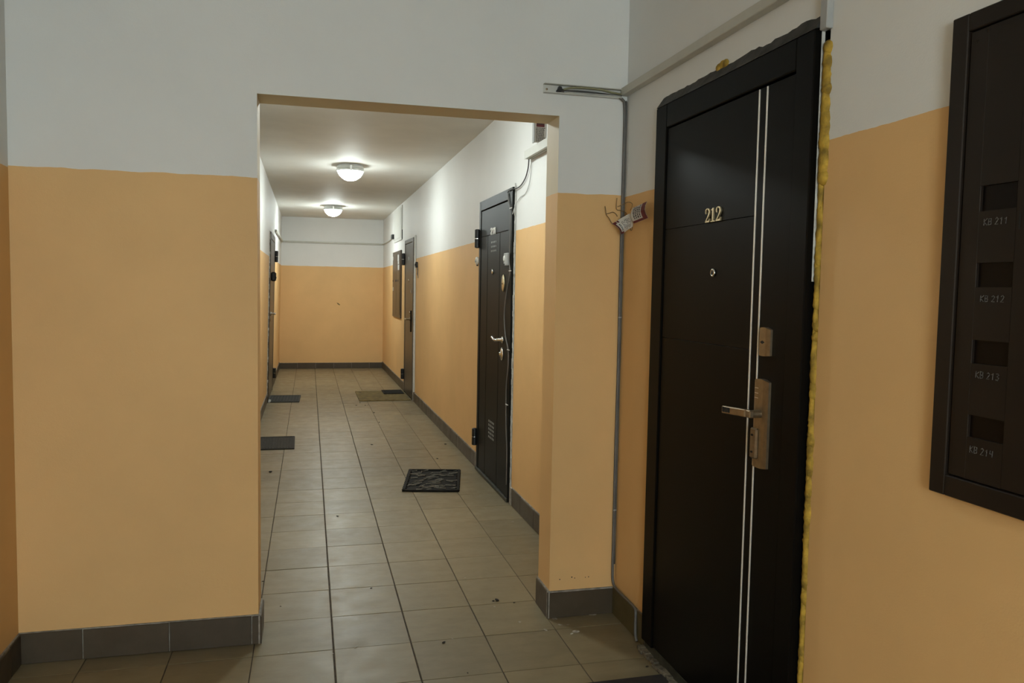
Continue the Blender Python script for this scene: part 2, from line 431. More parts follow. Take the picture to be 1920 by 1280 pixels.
# ------------------------------------------------------------------ baseboards: a grout bed carrying single tiles
def baseboard(name, label, loc, rot, spans, h=.112, first=.302, mat='base', ends=()):
    """spans: list of (x0, x1) in local coordinates (x along the wall, -y out of it)"""
    b = B()
    for x0, x1 in spans:
        box(b, x0, x1, -.0065, -.0005, .001, h + .003)
    root = struct(name, b, M['grout_light'], label, 'baseboard', loc=loc, rot=rot)
    for x0, x1 in spans:
        x = x0; k = 0
        while x < x1 - .004:
            L_ = (first[spans.index((x0, x1))] if isinstance(first, tuple) else first) if k == 0 else .302
            e = min(x + L_, x1)
            if x1 - e < .02: e = x1
            b = B(); hh = h + random.uniform(-.004, .003)
            box(b, x + .0018, e - .0018, -.0115 + random.uniform(-.0008, .0008), -.004, .0015, hh, .0012)
            obj('tile', b, M[mat], root); x = e; k += 1
        for c in ends:
            if abs(c - x0) < .001 or abs(c - x1) < .001:
                b = B(); s = 1 if abs(c - x0) < .001 else -1
                xa, xb = sorted((c - s * .001, c + s * .045))
                box(b, xa, xb, -.016, -.004, .001, h + .004, .002); obj('end_filler', b, M['grout_light'], root)
    return root

baseboard('baseboard_front', 'dark tile skirting along the dividing wall and its jambs', (0, YF, 0), (0, 0, 0), [(XLL + .001, -.1815), (.9945, XR - .0085)], .115, (.2155, .302))
# returns into the opening
baseboard('baseboard_jamb_left', 'dark tile skirting wrapping the left jamb of the opening', (-.193, YF, 0), (0, 0, RZ_L), [(-.0115, .172)])
baseboard('baseboard_jamb_right', 'dark tile skirting wrapping the right jamb of the opening', (1.006, YF, 0), (0, 0, RZ_R), [(-.172, .0115)], .118)
baseboard('baseboard_left', 'dark tile skirting along the lobby left wall', (XLL, 0, 0), (0, 0, RZ_L), [(1.6, YF - .012)], .115)
baseboard('baseboard_right', 'olive tile skirting between the pillar and door 212', (XR, YF, 0), (0, 0, RZ_R), [(.0095, .348)], .118, .336, 'base_olive')
baseboard('baseboard_right', 'dark tile skirting on the lobby wall past door 212', (XR, YF, 0), (0, 0, RZ_R), [(1.42, 3.2)], .115)
baseboard('baseboard_corridor_right', 'dark tile skirting along the corridor right wall', (XR, 3.4, 0), (0, 0, RZ_RC),
          [(RU(5.036), RU(3.40)), (RU(9.93), RU(6.09)), (RU(YB) + .012, RU(10.84))], .113, .26, 'base', (RU(5.036), RU(6.09), RU(9.93), RU(10.84)))
baseboard('baseboard_corridor_left', 'dark tile skirting along the corridor left wall', (XL, 0, 0), LROT, [(3.40, D4A - .03), (D4B + .03, YB - .012)], .108)
baseboard('baseboard_far', 'dark tile skirting below the far wall', (0, YB, 0), (0, 0, 0), [(XL + .004, xr(YB) - .004)], .095)

# ------------------------------------------------------------------ numerals
def digit2_serif(bm, x, z, w_, h, y0, y1):
    P = [(.10, .70), (.14, .90), (.45, 1.0), (.84, .88), (.88, .68), (.66, .44), (.30, .18), (.12, .05)]
    W = [.10, .09, .07, .17, .20, .13, .08, .07]
    ribbon(bm, [(x + px * w_, z + pz * h) for px, pz in P], [q * w_ * 1.25 for q in W], y0, y1)
    lathe(bm, [(.11 * w_, 0), (.11 * w_, -(y1 - y0))], 'y', (x + .17 * w_, y0, z + .70 * h), 10)
    prism(bm, [(x + .06 * w_, z), (x + .92 * w_, z), (x + w_, z + .26 * h), (x + .90 * w_, z + .26 * h), (x + .84 * w_, z + .13 * h), (x + .10 * w_, z + .13 * h)], y0, y1)
def digit1_serif(bm, x, z, w_, h, y0, y1):
    prism(bm, [(x + .36 * w_, z + .05 * h), (x + .64 * w_, z + .05 * h), (x + .64 * w_, z + h), (x + .50 * w_, z + h), (x + .10 * w_, z + .88 * h), (x + .10 * w_, z + .83 * h), (x + .36 * w_, z + .85 * h)], y0, y1)
    prism(bm, [(x + .05 * w_, z), (x + .95 * w_, z), (x + .95 * w_, z + .06 * h), (x + .05 * w_, z + .06 * h)], y0, y1)
def digit2_sans(bm, x, z, w_, h, y0, y1):
    ribbon(bm, [(x + px * w_, z + pz * h) for px, pz in [(.12, .72), (.25, .90), (.55, .94), (.85, .80), (.80, .56), (.45, .32), (.16, .08)]], [.26 * w_], y0, y1)
    box(bm, x + .04 * w_, x + .96 * w_, y0, y1, z, z + .17 * h)
def digit1_sans(bm, x, z, w_, h, y0, y1):
    prism(bm, [(x + .38 * w_, z), (x + .70 * w_, z), (x + .70 * w_, z + h), (x + .45 * w_, z + h), (x + .08 * w_, z + .84 * h), (x + .08 * w_, z + .68 * h), (x + .38 * w_, z + .78 * h)], y0, y1)
def digit0_sans(bm, x, z, w_, h, y0, y1):
    ribbon(bm, [(x + w_ * (.5 + .36 * math.sin(t)), z + h * (.5 + .42 * math.cos(t))) for t in [2 * PI * k / 10 for k in range(11)]], [.24 * w_], y0, y1)

# ------------------------------------------------------------------ door 212 (lobby)
d = empty('door_1', 'black door numbered 212 with two chrome strips and brass-toned lever', 'door', (XR, D1L, 0), RZ_R, kind='structure')
FY = -.030                                 # front face of the frame, proud of the wall
b = B(); W1 = D1L - D1R; H1 = 2.106
box(b, 0, .092, FY, .11, .046, H1, .003); box(b, W1 - .080, W1, FY, .11, .046, H1, .003); box(b, .0925, W1 - .0805, FY, .11, 2.020, H1, .003)
obj('frame', b, M['door_black'], d)
b = B(); box(b, .085, W1 - .075, .03, .10, .03, 2.022); obj('door_stop', b, M['gap'], d)
# leaf: panels separated by fine grooves
LY = FY + .006; LX0, LX1 = .0975, W1 - .0850
b = B()
for z0, z1 in ((.056, 1.2464), (1.2476, 1.6454), (1.6466, 2.014)):
    box(b, LX0, .7105, LY, .028, z0, z1, .0007)
box(b, .7195, .7525, LY, .028, .056, 2.014, .0016)
box(b, .7615, LX1, LY, .028, .056, 2.014, .0016)
leaf = obj('leaf', b, M['door_black'], d)
for xa in (.7115, .7535):
    b = B(); box(b, xa + .0006, xa + .0062, LY - .0015, .02, .056, 2.013, .0008); tag(obj('chrome_strip', b, M['strip'], leaf), 'thin bright strip')
b = B(); box(b, .0, W1, FY + .014, .10, .0015, .045, .002); obj('sill', b, M['sill'], d)
# crumbly mortar below the sill
b = B(); a = B(); n = 40
for k in range(n):
    x0 = -.01 + (W1 + .0) * k / n
    rr = .5 + .5 * math.sin(k * 1.7) * math.cos(k * .6)
    box(a, x0, x0 + W1 / n * 1.1, FY - .006 - .014 * rr, FY + .016, .0012, .007 + .012 * random.random(), .002)
merge(b, a); obj('mortar_strip', b, M['mortar'], d)
# numerals
for k, (fn, x) in enumerate(((digit2_serif, .414), (digit1_serif, .451), (digit2_serif, .486))):
    b = B(); fn(b, x, 1.647, .032, .045, LY - .0065, LY - .0008); tag(obj('numeral', b, M['brass'], leaf), 'raised brass numeral')
b = B(); lathe(b, [(.0135, 0), (.0135, .003), (.012, .006), (.0085, .0065), (.008, .004), (0, .004)], 'y', (.476, LY - .0005, 1.481), 24)
ph = tag(obj('peephole', b, M['chrome'], leaf, True), 'round chrome spyhole')
b = B(); lathe(b, [(.0075, 0), (.0070, .0016), (0, .0026)], 'y', (.476, LY - .0046, 1.481), 16); obj('lens', b, M['gap'], leaf, True)
# upper lock plate (arched face)
def arched_plate(bm, x0, x1, z0, z1, y, t0, t1, crown=.006, n=8):
    a = B(); rows = []
    for k in range(n + 1):
        u = k / n; x = x0 + (x1 - x0) * u; q = 4 * u * (1 - u)
        yy = y - (t0 + (t1 - t0) * min(1, q * 1.6)); zt = z1 + crown * q - crown; zb = z0 - crown * q * .4 + crown * .4
        rows.append([a.verts.new((x, y, zb)), a.verts.new((x, yy, zb)), a.verts.new((x, yy, zt)), a.verts.new((x, y, zt))])
    for p, q in zip(rows, rows[1:]):
        for i in range(4): a.faces.new((p[i], p[(i + 1) % 4], q[(i + 1) % 4], q[i]))
    a.faces.new(rows[0]); a.faces.new(rows[-1][::-1]); merge(bm, a)
b = B(); arched_plate(b, .776, .833, 1.236, 1.319, LY - .0005, .007, .014); lk = tag(obj('lock_plate', b, M['nickel'], leaf), 'small upper lock plate')
b = B(); prism(b, [(.792, 1.276), (.798, 1.279), (.803, 1.281), (.808, 1.279), (.815, 1.276), (.808, 1.273), (.803, 1.271), (.798, 1.273)], LY - .0152, LY - .0138); obj('keyhole', b, M['gap'], leaf)
# long handle plate, its lever and the lower cylinder cover
hp = empty('handle_set', None, None, (0, 0, 0)); hp.parent = d
b = B(); arched_plate(b, .762, .836, .909, 1.169, LY - .0005, .008, .015, .007); obj('backplate', b, M['nickel'], hp)
b = B()
for zz in (1.141, 1.1262, 1.112): box(b, .776, .794, LY - .0163, LY - .0148, zz, zz + .0012)
obj('engraved_line', b, M['strip'], hp)
b = B(); lathe(b, [(.0115, 0), (.0115, .036)], 'y', (.806, LY - .014, 1.068), 18)
box(b, .790, .822, LY - .058, LY - .044, 1.058, 1.080, .003); obj('lever_neck', b, M['nickel_dark'], hp, False)
b = B(); a = B(); box(a, .668, .800, LY - .062, LY - .046, 1.0585, 1.0805, .0022)
for v in a.verts: v.co.z += (v.co.x - .80) * .06
merge(b, a); lever = obj('lever', b, M['nickel'], hp)
b = B()
for k in range(3): box(b, .674 + .0155 * k, .6860 + .0155 * k, LY - .0632, LY - .0618, 1.0565 + k * .0007, 1.0715 + k * .0007)
obj('lever_inlay', b, M['gap'], hp)
b = B(); box(b, .769, .803, LY - .024, LY - .013, .934, 1.024, .004); cyl = obj('cylinder_cover', b, M['nickel_dark'], hp)
b = B()
for zz in (1.003, .953): prism(b, [(.777 + .012 * (.5 + .5 * math.cos(t)), zz + .0032 * math.sin(t)) for t in [2 * PI * k / 8 for k in range(8)]], LY - .0252, LY - .0238)
obj('keyhole', b, M['gap'], hp)
# ragged grey filler over the frame, white edge bead and yellow foam on the right
b = B(); a = B(); n = 46; rows = []
for k in range(n + 1):
    x = -.0015 + (W1 + .003) * k / n; e = random.uniform(-.0022, .0025) + .0015 * math.sin(k * .5) + (.0025 * math.sin(k * 1.1) if k > 28 else 0)
    rows.append([a.verts.new(p) for p in ((x, FY + .0015, 2.1072), (x, FY + .0005 + random.uniform(0, .002), 2.1100 + e * .5), (x, -.0008, 2.1500 + e), (x, -.0008, 2.1125))])
for p, q in zip(rows, rows[1:]):
    for i in range(4): a.faces.new((p[i], p[(i + 1) % 4], q[(i + 1) % 4], q[i]))
a.faces.new(rows[0]); a.faces.new(rows[-1][::-1])
merge(b, a); tag(obj('top_filler', b, M['filler'], d), 'ragged grey filler sloping from frame to wall')
b = B(); box(b, W1 + .0004, W1 + .0018, -.010, .0, 1.45, 2.14, .0003); tag(obj('edge_bead', b, M['plaster'], d), 'thin white plaster edge')
b = B(); a = B()
z = .02
while z < 2.06:
    wide = .015 + .006 * math.sin(z * 2.1) + (.018 if z > 1.72 else 0) + random.uniform(-.004, .006)
    if z < .8: wide *= .8
    hgt = random.uniform(.016, .040)
    bmesh.ops.create_icosphere(a, subdivisions=2, radius=1, matrix=Matrix.Translation((W1 + .004 + wide * .45, .006, z)) @ Matrix.Diagonal((wide * .62, .009 + wide * .32, hgt, 1)))
    z += hgt * .62
for v in a.verts:
    v.co += Vector((random.gauss(0, .0009), random.gauss(0, .0009), random.gauss(0, .0009)))
    if v.co.x < W1 + .003: v.co.x = W1 + .003
for x, zz in ((.425, 2.165), (.447, 2.169), (.465, 2.168)):
    bmesh.ops.create_icosphere(a, subdivisions=2, radius=1, matrix=Matrix.Translation((x, -.002, zz - .012)) @ Matrix.Diagonal((.020, .008, .014, 1)))
merge(b, a); tag(obj('foam_seal', b, M['foam'], d, True), 'yellow expanding foam squeezed along the frame')

# ------------------------------------------------------------------ generic corridor door helpers
def hinge(parent, x, z0, z1, y=-.03, mat='black', r=.021):
    b = B(); zm = (z0 + z1) / 2
    lathe(b, [(r * .6, z0), (r, z0 + .005), (r, zm - .003)], 'z', (x, y, 0), 14); lathe(b, [(r, zm + .003), (r, z1 - .005), (r * .6, z1)], 'z', (x, y, 0), 14)
    h_ = obj('hinge', b, M[mat], parent, False)
    b = B(); lathe(b, [(r * .9, zm - .0028), (r * .9, zm + .0028)], 'z', (x, y, 0), 14); obj('hinge_ring', b, M['chrome'], h_)
    return h_

def lever_handle(parent, x, z, y, length, mat='chrome', bend=.012):
    b = B(); lathe(b, [(.024, 0), (.024, .006), (.019, .010), (.010, .012), (.010, .045)], 'y', (x, y, z), 18)
    root = obj('handle_rosette', b, M[mat], parent, True)
    b = B(); tube(b, [(x + .004, y - .045, z), (x - .02, y - .052, z - .002), (x - length * .5, y - .052, z + bend * .2), (x - length * .85, y - .050, z + bend), (x - length, y - .046, z + bend * .7)], [.010, .009, .008, .009, .008], 10)
    obj('lever', b, M[mat], root, True)

# ------------------------------------------------------------------ door 211
d = empty('door_2', 'charcoal steel door numbered 211 on the corridor right wall', 'door', (xr(D2L), D2L, 0), RZ_RC, kind='structure')
W2 = D2L - D2R; H2 = 2.078; FY = -.020
b = B(); box(b, 0, .060, FY, .10, .004, H2, .003); box(b, W2 - .096, W2, FY, .10, .004, H2, .003); box(b, .0605, W2 - .0965, FY, .10, 2.006, H2, .003)
obj('frame', b, M['door_grey'], d)
b = B(); box(b, .05, W2 - .09, .02, .09, .004, 2.008); obj('door_stop', b, M['gap'], d)
LY = FY + .004
b = B(); LX0, LX1 = .066, W2 - .102
for x0, x1 in ((LX0, .288), (.296, .668), (.676, LX1)):
    box(b, x0, x1, LY, .018, .42 if False else .030, 1.806, .003)
box(b, LX0, LX1, LY, .018, 1.8065, 2.000, .003)
leaf = obj('leaf', b, M['door_grey'], d)
b = B(); box(b, .004, W2 - .004, FY - .008, .09, .0015, .026, .002); obj('threshold', b, M['sill'], d)
for k, (fn, x) in enumerate(((digit2_sans, .394), (digit1_sans, .452), (digit1_sans, .502))):
    b = B(); fn(b, x, 1.804, .044, .048, LY - .006, LY - .0008); tag(obj('numeral', b, M['strip'], leaf), 'bright metal numeral')
def vent(rows, cols, x0, x1, z0, z1, sw, sh):
    b = B()
    for r_ in range(rows):
        for c_ in range(cols):
            x = x0 + (x1 - x0) * (c_ + .5) / cols; z = z0 + (z1 - z0) * (r_ + .5) / rows
            box(b, x - sw / 2, x + sw / 2, LY - .0022, LY - .0008, z - sh / 2, z + sh / 2, .0006)
    tag(obj('vent_slot', b, M['metal_grey'], leaf), 'rows of bright punched slots')
vent(3, 4, .395, .575, 1.672, 1.765, .016, .013)
vent(5, 5, .405, .590, .325, .468, .014, .016)
b = B(); lathe(b, [(.020, 0), (.019, .006), (.011, .008), (0, .007)], 'y', (.467, LY - .0005, 1.539), 18); obj('peephole', b, M['chrome'], leaf, True)
b = B(); a = B(); lathe(a, [(1, 0), (1, .005), (.85, .009), (0, .010)], 'y', (0, 0, 0), 20)
for v in a.verts: v.co = (.80 + v.co.x * .030, LY - .0005 + v.co.y, 1.456 + v.co.z * .047 * (1 + .25 * (1 - v.co.x ** 2)))
merge(b, a); tag(obj('lock_plate', b, M['brass'], leaf, True), 'oval brass escutcheon')
b = B(); lathe(b, [(.006, 0), (.006, .002)], 'y', (.80, LY - .0098, 1.452), 10); obj('keyhole', b, M['gap'], leaf)
lever_handle(leaf, .805, 1.070, LY - .0005, .135)
b = B(); a = B(); lathe(a, [(1, 0), (1, .006), (.8, .011), (.3, .013), (.3, .022), (0, .022)], 'y', (0, 0, 0), 20)
for v in a.verts: v.co = (.797 + v.co.x * .030, LY - .0005 + v.co.y, .973 + v.co.z * .046)
merge(b, a); tag(obj('cylinder_escutcheon', b, M['chrome'], leaf, True), 'oval chrome cylinder guard')
hinge(d, -.006, 1.728, 1.872, FY - .012); hinge(d, -.006, .190, .325, FY - .012)
b = B(); a = B()
for k in range(60):
    z = .03 + k * .0345; wv = .012 + random.uniform(-.004, .005)
    box(a, W2 + .003, W2 + .0035 + wv, -.004 - random.uniform(0, .004), .01, z, z + .036, .001)
merge(b, a); tag(obj('edge_filler', b, M['plaster'], d), 'rough white plaster beside the frame')

# motion/bell device with lens on the right post of 211
t = empty('door_bell', 'grey switch box with bulging lens on the frame of door 211', 'doorbell', (xr(5.16) - .0205, 5.157, 1.612), RZ_RC)
b = B(); box(b, -.042, .042, -.020, -.0005, -.042, .042, .004); obj('housing', b, M['pvc_grey'], t)
b = B(); a = B(); bmesh.ops.create_uvsphere(a, u_segments=14, v_segments=8, radius=1, matrix=Matrix.Translation((-.018, -.0205, .006)) @ Matrix.Diagonal((.016, .009, .022, 1))); merge(b, a); obj('lens', b, M['pvc'], t, True)
b = B(); box(b, -.030, -.014, -.024, -.019, -.040, -.028, .001); obj('sensor_eye', b, M['black'], t)
# round bell button left of 211
t = empty('bell_button', 'round white bell push on the wall left of door 211', 'doorbell', (xr(6.20) - .0005, 6.200, 1.634), RZ_RC)
b = B(); lathe(b, [(.032, 0), (.031, .012), (.026, .017), (.012, .018)], 'y', (0, 0, 0), 22); obj('housing', b, M['pvc'], t, True)
b = B(); lathe(b, [(.011, 0), (.010, .006), (0, .007)], 'y', (0, -.0175, -.002), 14); obj('push_button', b, M['pvc_grey'], t, True)
b = B(); box(b, -.006, .012, -.012, -.0005, -.040, -.0305, .001); obj('cable_stub', b, M['black'], t)

# ------------------------------------------------------------------ brown door further on
d = empty('door_3', 'brown steel door at the far end of the right wall', 'door', (xr(D3L), D3L, 0), RZ_RC, kind='structure')
W3 = D3L - D3R; H3 = 2.038
b = B(); box(b, 0, .066, FY, .10, .004, H3, .003); box(b, W3 - .095, W3, FY, .10, .004, H3, .003); box(b, .0665, W3 - .0955, FY, .10, 1.990, H3, .003); obj('frame', b, M['door_brown'], d)
b = B(); box(b, .05, W3 - .08, .02, .09, .004, 1.992); obj('door_stop', b, M['gap'], d)
b = B(); box(b, .071, W3 - .100, LY, .018, .014, 1.984, .003); leaf = obj('leaf', b, M['door_brown'], d)
for fn, x in ((digit2_sans, .375), (digit1_sans, .425), (digit0_sans, .455)):
    b = B(); fn(b, x, 1.765, .040, .045, LY - .005, LY - .0008); obj('numeral', b, M['metal_grey'], leaf)
b = B(); lathe(b, [(.020, 0), (.018, .006), (0, .008)], 'y', (.445, LY - .0005, 1.503), 16); obj('peephole', b, M['chrome'], leaf, True)
b = B(); box(b, W3 - .185, W3 - .125, LY - .014, LY - .0005, .853, 1.125, .004); obj('handle_plate', b, M['door_black'], leaf)
b = B(); lathe(b, [(.018, 0), (.016, .010), (0, .011)], 'y', (W3 - .155, LY - .0145, 1.100), 14); obj('lock_cylinder', b, M['chrome'], leaf, True)
lever_handle(leaf, W3 - .155, 1.012, LY - .0142, .15, 'nickel', .004)
b = B(); box(b, W3 - .215, W3 - .195, LY - .006, LY - .0005, 1.34, 1.39, .002); obj('night_latch', b, M['chrome'], leaf)
hinge(d, -.004, 1.712, 1.872, FY - .014, r=.026); hinge(d, -.004, .172, .315, FY - .014, r=.026)
b = B(); box(b, W3 + .002, W3 + .014, -.012, .0, .02, 2.042, .002); tag(obj('edge_filler', b, M['plaster'], d), 'white plaster edge')

tr = B(); box(tr, -.030, .0, -.018, -.0005, .12, 2.058, .003)
tag(obj('cable_trunking', tr, M['pvc'], None, loc=(xr(9.83), 9.83, 0), rot=(0, 0, RZ_RC)), 'slim vertical white trunking beside the brown door', 'trunking')
t = empty('bell_button', 'black bell push with dangling wires past the brown door', 'doorbell', (xr(9.70) - .0005, 9.700, 1.690), RZ_RC)
b = B(); box(b, -.045, .045, -.026, -.0005, -.034, .034, .006); obj('housing', b, M['black'], t)
b = B(); lathe(b, [(.014, 0), (.013, .006), (0, .007)], 'y', (0, -.0265, 0), 12); obj('push_button', b, M['rubber'], t, True)
b = B(); tube(b, [(.03, -.012, -.0345), (.06, -.008, -.07), (.03, -.006, -.11), (.07, -.006, -.13)], .004, 6); tube(b, [(.045, -.012, .02), (.09, -.008, -.03), (.07, -.006, -.10), (.10, -.006, -.16)], .003, 6); obj('loose_wire', b, M['wire_grey'], t)

# ------------------------------------------------------------------ left corridor door
d = empty('door_4', 'grey brown door in the corridor left wall with black lock box', 'door', (XL, D4A, 0), RZ_L, TILT, kind='structure')
W4 = D4B - D4A; H4 = 2.052
b = B(); box(b, 0, .085, FY, .10, .004, H4, .003); box(b, W4 - .085, W4, FY, .10, .004, H4, .003); box(b, .0855, W4 - .0855, FY, .10, 1.975, H4, .003); obj('frame', b, M['door_brown'], d)
b = B(); box(b, .07, W4 - .07, .02, .09, .004, 1.978); obj('door_stop', b, M['gap'], d)
b = B(); box(b, .090, W4 - .090, LY, .018, .014, 1.970, .003); leaf = obj('leaf', b, M['door_brown'], d)
b = B(); box(b, .20, .34, LY - .058, LY - .0005, 1.462, 1.575, .014); lb = obj('lock_box', b, M['black'], leaf)
b = B(); lathe(b, [(.014, 0), (.012, .008), (0, .009)], 'y', (.225, LY - .058, 1.51), 12); obj('lock_cylinder', b, M['chrome'], leaf, True)
b = B(); lathe(b, [(.026, 0), (.024, .008), (.011, .012), (.011, .05)], 'y', (.22, LY - .0005, 1.062), 16); rs = obj('handle_rosette', b, M['chrome'], leaf, True)
b = B(); tube(b, [(.215, LY - .050, 1.062), (.25, LY - .056, 1.062), (.33, LY - .056, 1.064), (.35, LY - .052, 1.060)], .010, 10); obj('lever', b, M['chrome'], rs, True)
b = B(); a = B(); lathe(a, [(.022, 0), (.020, .006), (0, .007)], 'y', (.22, LY - .0005, .985), 14); merge(b, a); obj('lock_cylinder', b, M['nickel'], leaf, True)
hinge(d, W4 - .004, 1.722, 1.872, FY - .014, r=.026); hinge(d, W4 - .004, .160, .300, FY - .014, r=.026)
b = B(); a = B()
for k in range(58):
    z = .03 + k * .035; box(a, -.007, -.002, -.004 - random.uniform(0, .010), .0, z, z + .034, .001)
for k in range(9):
    box(a, -.05 + .012 * k, -.035 + .012 * k, -.030 - random.uniform(0, .02), -.021, .002, .010 + random.uniform(0, .02), .002)
merge(b, a); tag(obj('edge_filler', b, M['plaster'], d), 'crumbling white plaster at the frame foot')

# ------------------------------------------------------------------ meter panel in the lobby
def stroke_text(bm, s, x, z, h, y, w_=.0016, slant=.15):
    G = {'K': [[(0, 0), (0, 1)], [(.6, 1), (.02, .5), (.62, 0)]], 'B': [[(0, 0), (0, 1), (.5, .9), (.45, .6), (.03, .52), (.55, .4), (.5, .08), (0, 0)]],
         '1': [[(.05, .72), (.32, 1), (.30, 0)]], '2': [[(.03, .8), (.3, 1), (.58, .78), (.35, .4), (.02, .03), (.62, .05)]],
         '3': [[(.05, .92), (.4, 1), (.55, .78), (.22, .55), (.58, .35), (.4, .02), (.02, .1)]], '4': [[(.1, 1), (.04, .45), (.6, .48)], [(.55, .95), (.52, 0)]]}
    for ch in s:
        if ch == ' ': x += h * .35; continue
        for st in G[ch]:
            ribbon(bm, [(x + (px * .95 + slant * pz * .4) * h, z + pz * h + random.uniform(-.0006, .0006)) for px, pz in st], [w_], y, y + .0006, 1, False)
        x += h * .83
t = empty('meter_panel', 'dark brown meter panel with four windows chalked KB 211 to 214', 'electrical panel', (XR, 1.414, 0), RZ_R)
PY = -.020; PW = .56; z0, z1 = 1.003, 1.985
b = B()
box(b, 0, .042, PY, -.0005, z0, z1, .002); box(b, PW - .042, PW, PY, -.0005, z0, z1, .002); box(b, .0425, PW - .0425, PY, -.0005, z0, z0 + .043, .002)
box(b, .0425, PW - .0425, PY, -.0005, z1 - .036, z1, .002)
obj('frame', b, M['panel'], t)
b = B(); box(b, .03, PW - .03, -.004, -.0008, z0 + .02, z1 - .02); obj('back_plate', b, M['gap'], t)
# door sheet with four window cut-outs: left stile, right stile and rails between
wins = [(1.586, 1.636), (1.436, 1.484), (1.284, 1.331), (1.135, 1.180)]
b = B(); DX0, DX1 = .0455, PW - .0455; wx0, wx1 = .090, .176; dy = PY + .005
box(b, DX0, wx0, dy, -.005, z0 + .046, z1 - .039, .001); box(b, wx1, .262, dy, -.005, z0 + .046, z1 - .039, .001); box(b, .265, DX1, dy, -.005, z0 + .046, z1 - .039, .001)
ed = [z0 + .046] + [q for wv in sorted(wins) for q in wv] + [z1 - .039]
for k in range(0, len(ed), 2): box(b, wx0 - .0002, wx1 + .0002, dy, -.005, ed[k], ed[k + 1])
pd = obj('panel_door', b, M['panel'], t)
for q0, q1 in wins:
    b = B(); box(b, wx0 - .001, wx1 + .001, -.0085, -.006, q0 - .001, q1 + .001); wdw = obj('meter_window', b, M['panel_in'], pd)
for s, z in (('KB 211', 1.5575), ('KB 212', 1.4070), ('KB 213', 1.2560), ('KB 214', 1.1050)):
    b = B(); stroke_text(b, s, .102 + random.uniform(-.003, .003), z, .0130, dy - .0009); tag(obj('lettering', b, M['chalk'], pd), 'handwritten chalk flat number')
b = B(); box(b, .183, .187, dy - .0012, dy - .0004, 1.545, 1.575, .0004); obj('key_slot', b, M['gap'], pd)
b = B()
for x, z in ((.062, 1.925), (.085, 1.938)): lathe(b, [(.003, 0), (.0025, .0015), (0, .002)], 'y', (x, dy - .0002, z), 8)
obj('rivet', b, M['panel'], pd)

# ------------------------------------------------------------------ far meter panel and white riser cover
t = empty('meter_panel', 'brown meter panel with white stickers near the far wall', 'electrical panel', (xr(12.33), 12.330, 0), RZ_RC)
b = B(); box(b, 0, 1.03, -.020, -.0005, .975, 1.938, .003); obj('frame', b, M['panel_far'], t)
b = B(); box(b, .06, .50, -.024, -.0205, 1.02, 1.895, .002); box(b, .515, .97, -.024, -.0205, 1.02, 1.895, .002); pd = obj('panel_door', b, M['panel_far'], t)
for x, z0_, z1_ in ((.70, 1.79, 1.88), (.74, 1.66, 1.735), (.72, 1.745, 1.785)):
    b = B(); box(b, x, x + .16, -.0252, -.0242, z0_, z1_); obj('sticker', b, M['sticker'], pd)
for x in (.05, .40, .53, .72):
    b = B(); box(b, x, x + .09, -.0256, -.0242, 1.495, 1.525); obj('warning_mark', b, M['ink'], pd)
for x, z in ((.10, 1.36), (.07, 1.82)):
    b = B(); box(b, x, x + .05, -.0256, -.0242, z, z + .055); obj('seal_mark', b, M['sticker'], pd)
t = empty('riser_cover', 'white painted riser hatch under the ceiling above the far meter panel', 'access hatch', (xr(12.24), 12.240, 0), RZ_RC)
b = B(); box(b, 0, .97, -.012, -.0005, 2.080, 2.566, .003); obj('cover', b, M['pvc'], t)
b = B(); box(b, .06, .91, -.016, -.0125, 2.12, 2.53, .002); lid = obj('lid', b, M['pvc'], t)
b = B(); box(b, .975, .985, -.012, -.0005, 2.09, 2.22, .002); obj('hinge_strip', b, M['wire_dark'], t)

# ------------------------------------------------------------------ ceiling lamps
def ceil_z(y): return 2.645 - .0072 * (y - 3.4)
def lamp(x, y, z, label, mat='bowl', group=None):
    t = empty('ceiling_lamp', label, 'ceiling lamp', (x, y, z), group=group)
    b = B(); lathe(b, [(.118, -.0005), (.118, -.012), (.131, -.014), (.133, -.034), (.128, -.037), (.134, -.042), (.136, -.058), (.131, -.062), (.122, -.062)], 'z', (0, 0, 0), 40)
    obj('ring', b, M['enamel'], t, False)
    b = B(); lathe(b, [(.126, -.0625), (.120, -.078), (.107, -.100), (.086, -.122), (.058, -.140), (.028, -.150), (0, -.153)], 'z', (0, 0, 0), 36, False)
    obj('bowl', b, M[mat], t, True)
    for k in range(3):
        b = B(); box(b, .130, .146, -.010, .010, -.066, -.016, .002)
        box(b, .126, .140, -.006, .006, -.070, -.060, .001)
        c = obj('clip', b, M['chrome'], t); c.rotation_euler = (0, 0, -PI / 2 + k * 2 * PI / 3)
    return t
lamp(.35, 4.62, ceil_z(4.62), 'round ceiling lamp just inside the opening, above door 211')
lamp(.392, 8.16, ceil_z(8.16), 'nearer lit round ceiling lamp with metal ring')
lamp(.335, 12.05, ceil_z(12.05), 'farther lit round ceiling lamp before the far wall', 'bowl_bright')
t = empty('ceiling_lamp', 'unseen square panel lamp added behind the viewer to fill the lobby', 'ceiling lamp', (.05, -1.0, ZL))
b = B(); e = .30
for x0, x1, y0, y1 in ((-e, e, -e, -e + .02), (-e, e, e - .02, e), (-e, -e + .02, -e + .02, e - .02), (e - .02, e, -e + .02, e - .02)): box(b, x0, x1, y0, y1, -.05, -.0005, .002)
obj('frame', b, M['pvc'], t)
b = B(); box(b, -e + .0205, e - .0205, -e + .0205, e - .0205, -.045, -.03); obj('diffuser', b, M['panel_fill'], t)

